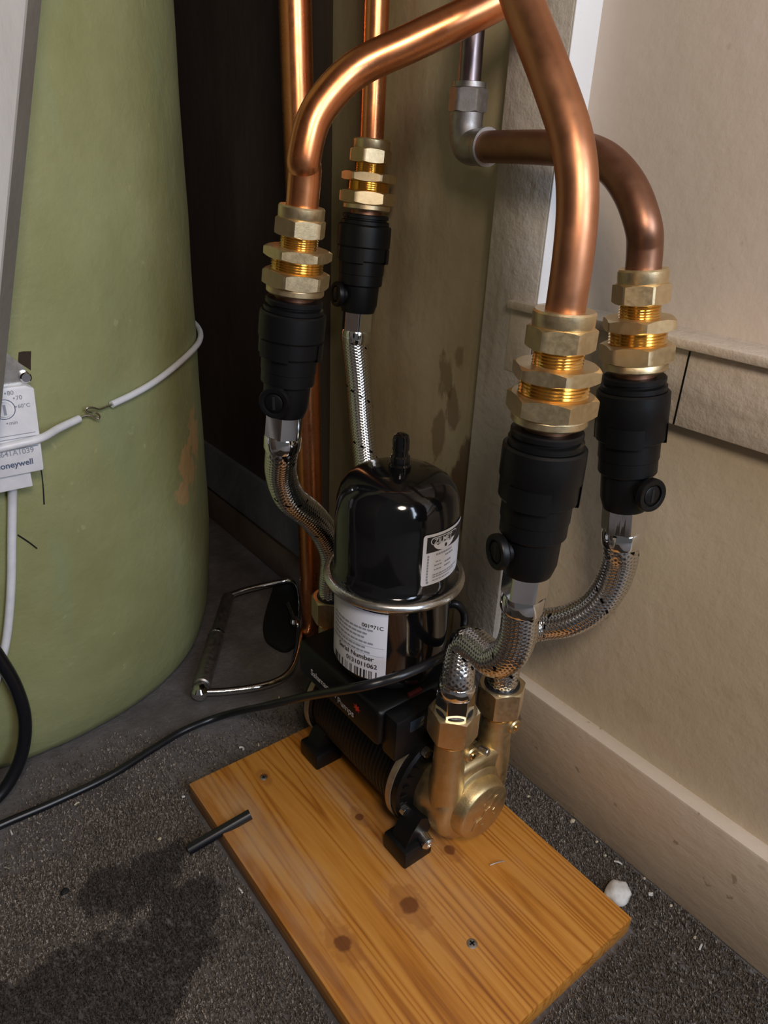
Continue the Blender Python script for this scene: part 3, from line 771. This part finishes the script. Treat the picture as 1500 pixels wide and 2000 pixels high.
# ------------------------------------------------------------------ hot water tank
TX, TY, TR = .09, .872, .270
prof = [(.0, .004), (.238, .003), (.250, .008), (.257, .020), (.263, .045), (.267, .080), (.2695, .120)]
prof += [(.270, .12+.02*k) for k in range(1, 48)]+[(.262, 1.10), (.22, 1.15), (.12, 1.18), (0, 1.19)]
V, F = lathe(prof, 120)
V2 = []
for v in V:
    r = math.hypot(v[0], v[1])
    if r > .15:
        k = noise.noise(Vector((v[0]*7, v[1]*7, v[2]*5)))*.0035+noise.noise(Vector((v[0]*22, v[1]*22, v[2]*18)))*.0012
        s = (r+k)/r
    else: s = 1
    V2.append(Vector((TX+v[0]*s, TY+v[1]*s, v[2])))
tank = tag(obj('hot_water_tank', (V2, F), FOAM, None, 60), 'large green foam-lagged hot water tank on the left', 'tank')
def ontank(px, py, off=0.0):
    d = ray(px, py); r = TR+off; a = d.x**2+d.y**2; bq = -(d.x*TX+d.y*TY); c = TX*TX+TY*TY-r*r
    t_ = (-bq-math.sqrt(max(bq*bq-a*c, 0)))/a; return CAM+t_*d
def crack(pts, r=.0007):
    obj('crack', tube([ontank(*q, .0008) for q in pts], r, 6, 5), MATT, tank)
crack([(78, 905), (83, 940), (86, 985)]); crack([(35, 1045), (55, 1058), (72, 1071)]); crack([(248, 455), (250, 470), (252, 488)], .0008)
gg = [(-.008, .009), (.002, .010), (.006, .009), (.005, .001), (.004, -.010), (-.001, -.002)]
P = ontank(43, 706, .0012)
obj('torn_hole', ([P+Vector((x*1.3, 0, z*.75)) for x, z in gg]+[P+Vector((x*1.3, .003, z*.75)) for x, z in gg], [tuple(range(6)), tuple(range(11, 5, -1))]+[(i, (i+1) % 6, 6+(i+1) % 6, 6+i) for i in range(6)]), TORN, tank)

# thermostat strapped on the tank
TYF = .578
q = at(86, 918, 1, TYF); xr, zb = q.x, q.z
qt = at(67, 758, 1, TYF); zt = qt.z; xt = qt.x
th = thing('cylinder_thermostat', (xr-.028, TYF+.012, zb-.014), 'white thermostat box with dial strapped to the green tank', 'thermostat')
YB = .606
sl_ = lambda s: s
cover = [(xr-.054, zb), (xr, zb), (xr+.0004, zb+.004), (xt, zt), (xt-.006, zt+.003), (xr-.054, zt+.003)]
g = prism(cover, 0, .020, .0012); g = ([Vector((v[0], TYF+v[2], v[1])) for v in g[0]], g[1])
cv = obj('cover', g, WHITEP, th)
obj('base', box(xr-.054, xr-.009, TYF+.004, YB, zb-.0135, zt+.002, .0012), WHITEP, th)
g = prism([(xr-.054, zt), (xt-.004, zt), (xt-.002, zt+.006), (xt-.003, zt+.015), (xt-.016, zt+.030), (xr-.054, zt+.030)], 0, .010); g = ([Vector((v[0], TYF+.006+v[2], v[1])) for v in g[0]], g[1])
obj('mounting_bracket', g, ZINC, th)
p = at(50, 737, 1, TYF+.004)
sc_ = obj('screw', cyl(p+Vector((0, .004, 0)), p+Vector((0, -.002, 0)), .0042, 20, .001), CHROME, th)
def onth(g, x, z): return [Vector((x+v[0], TYF-.0003-v[2], z+v[1])) for v in g[0]], g[1]
def tp(px, py): p_ = at(px, py, 1, TYF); return p_.x, p_.z
for s_, px, py, sz in (('80', 14, 772, .0046), ('70', 31, 781, .0046), ('60\u00b0C', 35, 797, .0042), ('min', 18, 830, .0042)):
    x, z = tp(px, py)
    obj('scale_mark', onth(merge(textg(s_, sz, 'LEFT', 0, .00006), half_disc(-.0012, sz*.33, .0007, .0007, 8, 0, 2*PI)), x, z), GPRINT, cv, 0)
x, z = tp(8, 800)
ring = ([(r*math.cos(2*PI*k/40), r*math.sin(2*PI*k/40), 0) for r in (.0078, .0072) for k in range(40)], [(k, (k+1) % 40, 40+(k+1) % 40, 40+k) for k in range(40)])
obj('dial_ring', onth(ring, x, z), BLPRINT, cv, 0)
obj('dial', [*onth(([(.0055*math.cos(2*PI*k/30), .0055*math.sin(2*PI*k/30), 0) for k in range(30)], [tuple(range(30))]), x, z)] and xf(lathe([(.0, 0), (.0058, 0), (.0055, .0016), (0, .0018)], 30), frame(Vector((x, TYF, z)), (0, -1, 0))), WHITEP, cv)
obj('dial_slot', onth(rect(-.0010, .0010, -.004, .004), x, z-.0) and ([Vector((v[0], v[1]-.0016, v[2])) for v in onth(rect(-.0010, .0010, -.004, .004), x, z)[0]], [(0, 1, 3, 2)]), GPRINT, cv, 0)
x, z = tp(67, 882)
obj('type_lettering', onth(textg('L641A1039', .0058, 'RIGHT', 0, .00008), x, z), GPRINT, cv, 0)
x, z = tp(66, 905)
obj('maker_lettering', onth(textg('Honeywell', .0066, 'RIGHT', 0, .00016), x, z), BLPRINT, cv, 0)
for py in (841, 848, 862, 868):
    x0, z0 = tp(-60, py+24); x1, z1 = tp(82, py)
    obj('groove', onth(rect(xr-.053-x1, xr-.0012-x1, -.0003, .0003), x1, z1), GPRINT, cv, 0)
# strap wire: two white sleeved ends hooked together
st1 = thing('strap_wire', ontank(180, 805, .004), 'white sleeved strap wire hooked around the green tank', 'wire')
zs = tp(80, 855)
p1 = Vector((xr-.052, TYF-.0015, zs[1]-.004)); p2 = Vector((xr+.0002, TYF-.0015, zs[1]))
obj('sleeve', tube([p1, p1.lerp(p2, .5), p2, ontank(112, 838, .015), ontank(135, 827, .009), ontank(154, 818, .005)], .0032, 14, 8), WHITEP, st1, 60)
rest = [ontank(218, 790, .004), ontank(260, 770, .004), ontank(300, 747, .004), ontank(340, 717, .004), ontank(375, 685, .004)]
la = math.atan2(rest[-1].y-TY, rest[-1].x-TX)
for k in range(1, 7):
    a = la+k*.16; rest.append(Vector((TX+(TR+.004)*math.cos(a), TY+(TR+.004)*math.sin(a), rest[4].z+.0005*k)))
obj('sleeve', tube(rest, .0030, 14, 8), WHITEP, st1, 60)
gs = [tube([ontank(152, 819, .005), ontank(166, 812, .005), ontank(178, 812, .006), ontank(191, 818, .007), ontank(194, 812, .008), ontank(186, 805, .008)], .0009, 8, 6),
      tube([ontank(222, 788, .005), ontank(208, 794, .005), ontank(194, 799, .006), ontank(182, 796, .008), ontank(170, 797, .008), ontank(169, 802, .007), ontank(180, 806, .006)], .0009, 8, 6)]
obj('wire_hook', gs[0], ZINC, st1, 60); obj('wire_hook', gs[1], ZINC, st1, 60)
# white flex from the thermostat
wc = [Vector((xr-.0225, TYF+.012, zb-.012)), ontank(24, 985, .006), ontank(23, 1060, .005), ontank(22, 1130, .005), ontank(18, 1200, .005), ontank(10, 1262, .005), ontank(-8, 1330, .006), ontank(-30, 1400, .008)]
tag(obj('white_flex', tube(wc, .0036, 14, 8), WHITEP, None, 60), 'white flex hanging down the tank from the thermostat', 'cable')
# ------------------------------------------------------------------ cables
lc = [at(px, py, 1, .586) for px, py in ((-110, 1215), (-50, 1225), (0, 1288), (34, 1350), (49, 1412), (40, 1480))]+[at(6, 1545, 1, .582), at(-50, 1592, 1, .575), at(-120, 1630, 1, .565)]
for v in lc: v.z = max(v.z, .0065)
tag(obj('loose_cable', tube(lc, .0058, 16, 8), CABLE, None, 60), 'thick black cable loop standing against the tank at left edge', 'cable')
pc = [at(-90, 1655, 2, .0048), at(0, 1612, 2, .0048), at(110, 1565, 2, .0048), at(215, 1515, 2, .0048), at(300, 1462, 2, .0048), at(365, 1424, 2, .0055), at(440, 1396, 1, .565), at(520, 1378, 1, .50), at(600, 1360, 1, .42), at(690, 1344, 1, .352), at(750, 1330, 1, .335), at(800, 1313, 1, .328), at(850, 1290, 1, .330), at(880, 1270, 1, .345), at(903, 1238, 1, .375), at(907, 1200, 1, .385), at(890, 1180, 1, .390), at(868, 1188, 1, .398), at(858, 1225, 1, .405), Vector((.386, .41, .150))]
tag(obj('power_cable', tube(pc, .0038, 16, 8), CABLE, None, 60), 'long black mains cable running from the pump across the carpet', 'cable')
ra, rb = at(489, 1590, 2, .0235), at(368, 1660, 2, .0095)
rg = tube([ra, rb], .0047, 18, 0)
tag(obj('cable_offcut', rg, CABLE, None, 40), 'short straight black cable offcut lying over the board edge', 'cable')

# ------------------------------------------------------------------ chrome holder on the floor
hz = .008
h1, h2 = at(390, 1352, 2, .012), at(447, 1163, 2, .012)
hd = thing('wire_holder', h1-Vector((0, 0, .012)), 'chrome wire holder with a telescopic bar lying by the tank', 'holder')
dh = (h2-h1).normalized(); LH_ = (h2-h1).length
obj('bar', cyl(h1+dh*.010, h1+dh*LH_*.54, .0098, 24, .0015), GREYMET, hd)
obj('bar', cyl(h1+dh*LH_*.54, h2-dh*.004, .0082, 24, .001), GREYMET, hd)
obj('bar_ring', cyl(h1+dh*LH_*.52, h1+dh*LH_*.55, .0104, 24, .001), CHROME, hd)
obj('end_knob', xf(lathe([(0, -.009), (.006, -.0075), (.009, -.003), (.009, .003), (.006, .0075), (0, .009)], 24), Matrix.Translation(h1)), CHROME, hd)
fr = [h1, at(440, 1350, 2, .010), at(500, 1342, 2, .010), at(545, 1328, 2, .010), at(570, 1305, 2, .010), at(582, 1265, 2, .012), at(586, 1215, 2, .016)]
obj('wire_frame', tube(fr, .0042, 14, 8), CHROME, hd, 60)
fr2 = [h2, at(480, 1152, 2, .012), at(530, 1140, 2, .012), at(565, 1134, 2, .012), at(582, 1145, 2, .012), at(588, 1180, 2, .014), at(586, 1215, 2, .016)]
obj('wire_frame', tube(fr2, .0042, 14, 8), CHROME, hd, 60)
kb = at(576, 1214, 2, .018)
obj('clamp_screw', xf(lathe([(0, -.006), (.005, -.005), (.0066, 0), (.005, .005), (0, .006)], 20), Matrix.Translation(kb)), CHROME, hd)
obj('lever', tube([kb, kb.lerp(at(562, 1178, 2, .022), .5), at(562, 1178, 2, .022)], .0022, 10, 4), ZINC, hd)
pl_ = [at(px, py, 2, 0) for px, py in ((535, 1150), (560, 1138), (582, 1145), (590, 1200), (582, 1255), (560, 1276), (535, 1268), (517, 1250), (516, 1215))]
g = prism([(v.x, v.y) for v in crom(pl_+pl_[:1], 5)[:-1]], .0004, .0075, .0012)
obj('black_pad', g, MATT, hd)  # flat matt black slab beneath the wire frame

# ------------------------------------------------------------------ leaning plank at the left edge
b0, t0 = at(-112, 1760, 2, .0), dep(55, 0, .435)
axp = (t0-b0).normalized()
view = (t0.lerp(b0, .4)-CAM).normalized()
side = axp.cross(view).normalized()          # points to image left or right
if side.dot(RT) > 0: side = -side
nrm = side.cross(axp).normalized()
if nrm.dot(view) > 0: nrm = -nrm
# turn the plank a little so that its right edge face shows
ang = math.radians(-24)
side2 = (side*math.cos(ang)+nrm*math.sin(ang)).normalized(); nrm2 = side2.cross(axp).normalized()
if nrm2.dot(view) > 0: nrm2 = -nrm2
pk = thing('leaning_plank', b0, 'off-white painted plank leaning in at the left edge', 'plank')
def slab(o0, s0, s1, n0, n1, L0, L1):
    vs = [b0+side2*s+nrm2*n_+axp*l for s in (s0, s1) for n_ in (n0, n1) for l in (L0, L1)]
    return vs, [(0, 1, 3, 2), (4, 6, 7, 5), (0, 4, 5, 1), (2, 3, 7, 6), (0, 2, 6, 4), (1, 5, 7, 3)]
LL = (t0-b0).length*1.15
obj('plank_face', slab(0, 0, .09, 0, .003, .002, LL), PLANKP, pk)
obj('plank_core', slab(0, 0, .09, -.018, 0, .002, LL), PLANKE, pk)

# ------------------------------------------------------------------ floor litter
def chunk(px, py, r, z=0.0, seed=0, flat=.6):
    bm = bmesh.new(); bmesh.ops.create_icosphere(bm, subdivisions=3, radius=1)
    c = at(px, py, 2, z)
    for v in bm.verts:
        k = 1+.35*noise.noise(v.co*1.4+Vector((seed*3.1, 0, 0)))
        v.co = Vector((v.co.x*r*k, v.co.y*r*k*.8, v.co.z*r*k*flat))
    lo_ = min(v.co.z for v in bm.verts)
    bm.verts.index_update()
    g = ([v.co+c-Vector((0, 0, lo_)) for v in bm.verts], [tuple(v.index for v in f.verts) for f in bm.faces]); bm.free(); return g
tag(obj('plaster_lump', chunk(1204, 1752, .0125, 0, 2, .55), PLASTER, None, 50), 'white lump of plaster beside the right edge of the board', 'rubble')
FL = [(470, 1465, .004, 'curl'), (545, 1364, .004, 'sl'), (250, 1492, .005, 'sl'), (358, 1557, .0022, 'c'), (312, 1640, .0025, 'c'), (1118, 1605, .0035, 'c'), (1207, 1685, .0045, 'sl'), (1182, 1672, .0018, 'c'), (1258, 1717, .002, 'c'), (1270, 1748, .003, 'c'), (1310, 1770, .002, 'c'), (1357, 1832, .002, 'c'), (1368, 1850, .004, 'sl'), (1032, 1556, .002, 'c'), (1165, 1645, .002, 'c'), (470, 1740, .004, 'sl'), (505, 1455, .003, 'sl'), (150, 1570, .003, 'sl'), (22, 1626, .004, 'sl')]
for i, (px, py, r, k) in enumerate(FL):
    r *= .75; c = at(px, py, 2, .003)
    if k == 'c': g = chunk(px, py, r, .002, i, .5)
    elif k == 'curl': g = tube([c+Vector((r*math.cos(a), r*math.sin(a), .001)) for a in (-.8, 0, .8, 1.6)], .0011, 8, 4)
    else:
        a = random.uniform(0, PI); dd = Vector((math.cos(a), math.sin(a), 0))*r
        g = tube([c-dd, c+Vector((0, 0, .001)), c+dd], .0008, 6, 3)
    o = obj('paint_flake', g, FLAKE if i % 3 else PLASTER, None, 0)
    if px > 900: tag(o, 'tiny pale flake on the carpet between board and skirting', 'flake', 'pale flakes along the skirting')
    elif k == 'curl': tag(o, 'small white curled shaving behind the board', 'flake')
    else: tag(o, 'tiny pale flake on the floor left of the board', 'flake', 'pale flakes left of the board')
o = obj('black_crumb', chunk(127, 1744, .0035, .002, 5, .5), MATT, None, 0); tag(o, 'small black crumb beside the damp stain on the carpet', 'crumb')

# carpet pile, uncountable: one object
V, F = [], []
rng = random.Random(11)
def carpet_here(x, y):
    if .1735 < x < .4070 and .159 < y < .4970: return .0
    lim = .50+.09*noise.noise(Vector((x*6, y*6, 0)))+.05*noise.noise(Vector((x*23, y*23, 2)))
    if x > .40: lim = .60
    return 1.0 if y < lim else max(0., 1-(y-lim)/.10)*.55
n = 0
while n < 190000:
    x = rng.uniform(-.20, .4555); y = rng.uniform(-.02, .70)
    k = carpet_here(x, y)
    if rng.random() > k: continue
    n += 1
    h = rng.uniform(.0016, .0048)*(.55+.45*k); w = rng.uniform(.0006, .0013); a = rng.uniform(0, 2*PI); ln = rng.uniform(0, .0030); b = rng.uniform(0, 2*PI)
    i = len(V)
    V += [(x-w*math.cos(a), y-w*math.sin(a), -.0003), (x+w*math.cos(a), y+w*math.sin(a), -.0003), (x+ln*math.cos(b)+w*.4, y+ln*math.sin(b), h), (x+ln*math.cos(b)-w*.4, y+ln*math.sin(b), h)]
    F.append((i, i+1, i+2, i+3))
me = bpy.data.meshes.new('carpet_pile'); me.from_pydata(V, [], F); me.materials.append(CARPET)
cp = bpy.data.objects.new('carpet_pile', me); COL.objects.link(cp)
tag(cp, 'grey-brown worn carpet pile covering the floor around the board', 'carpet', kind='stuff')
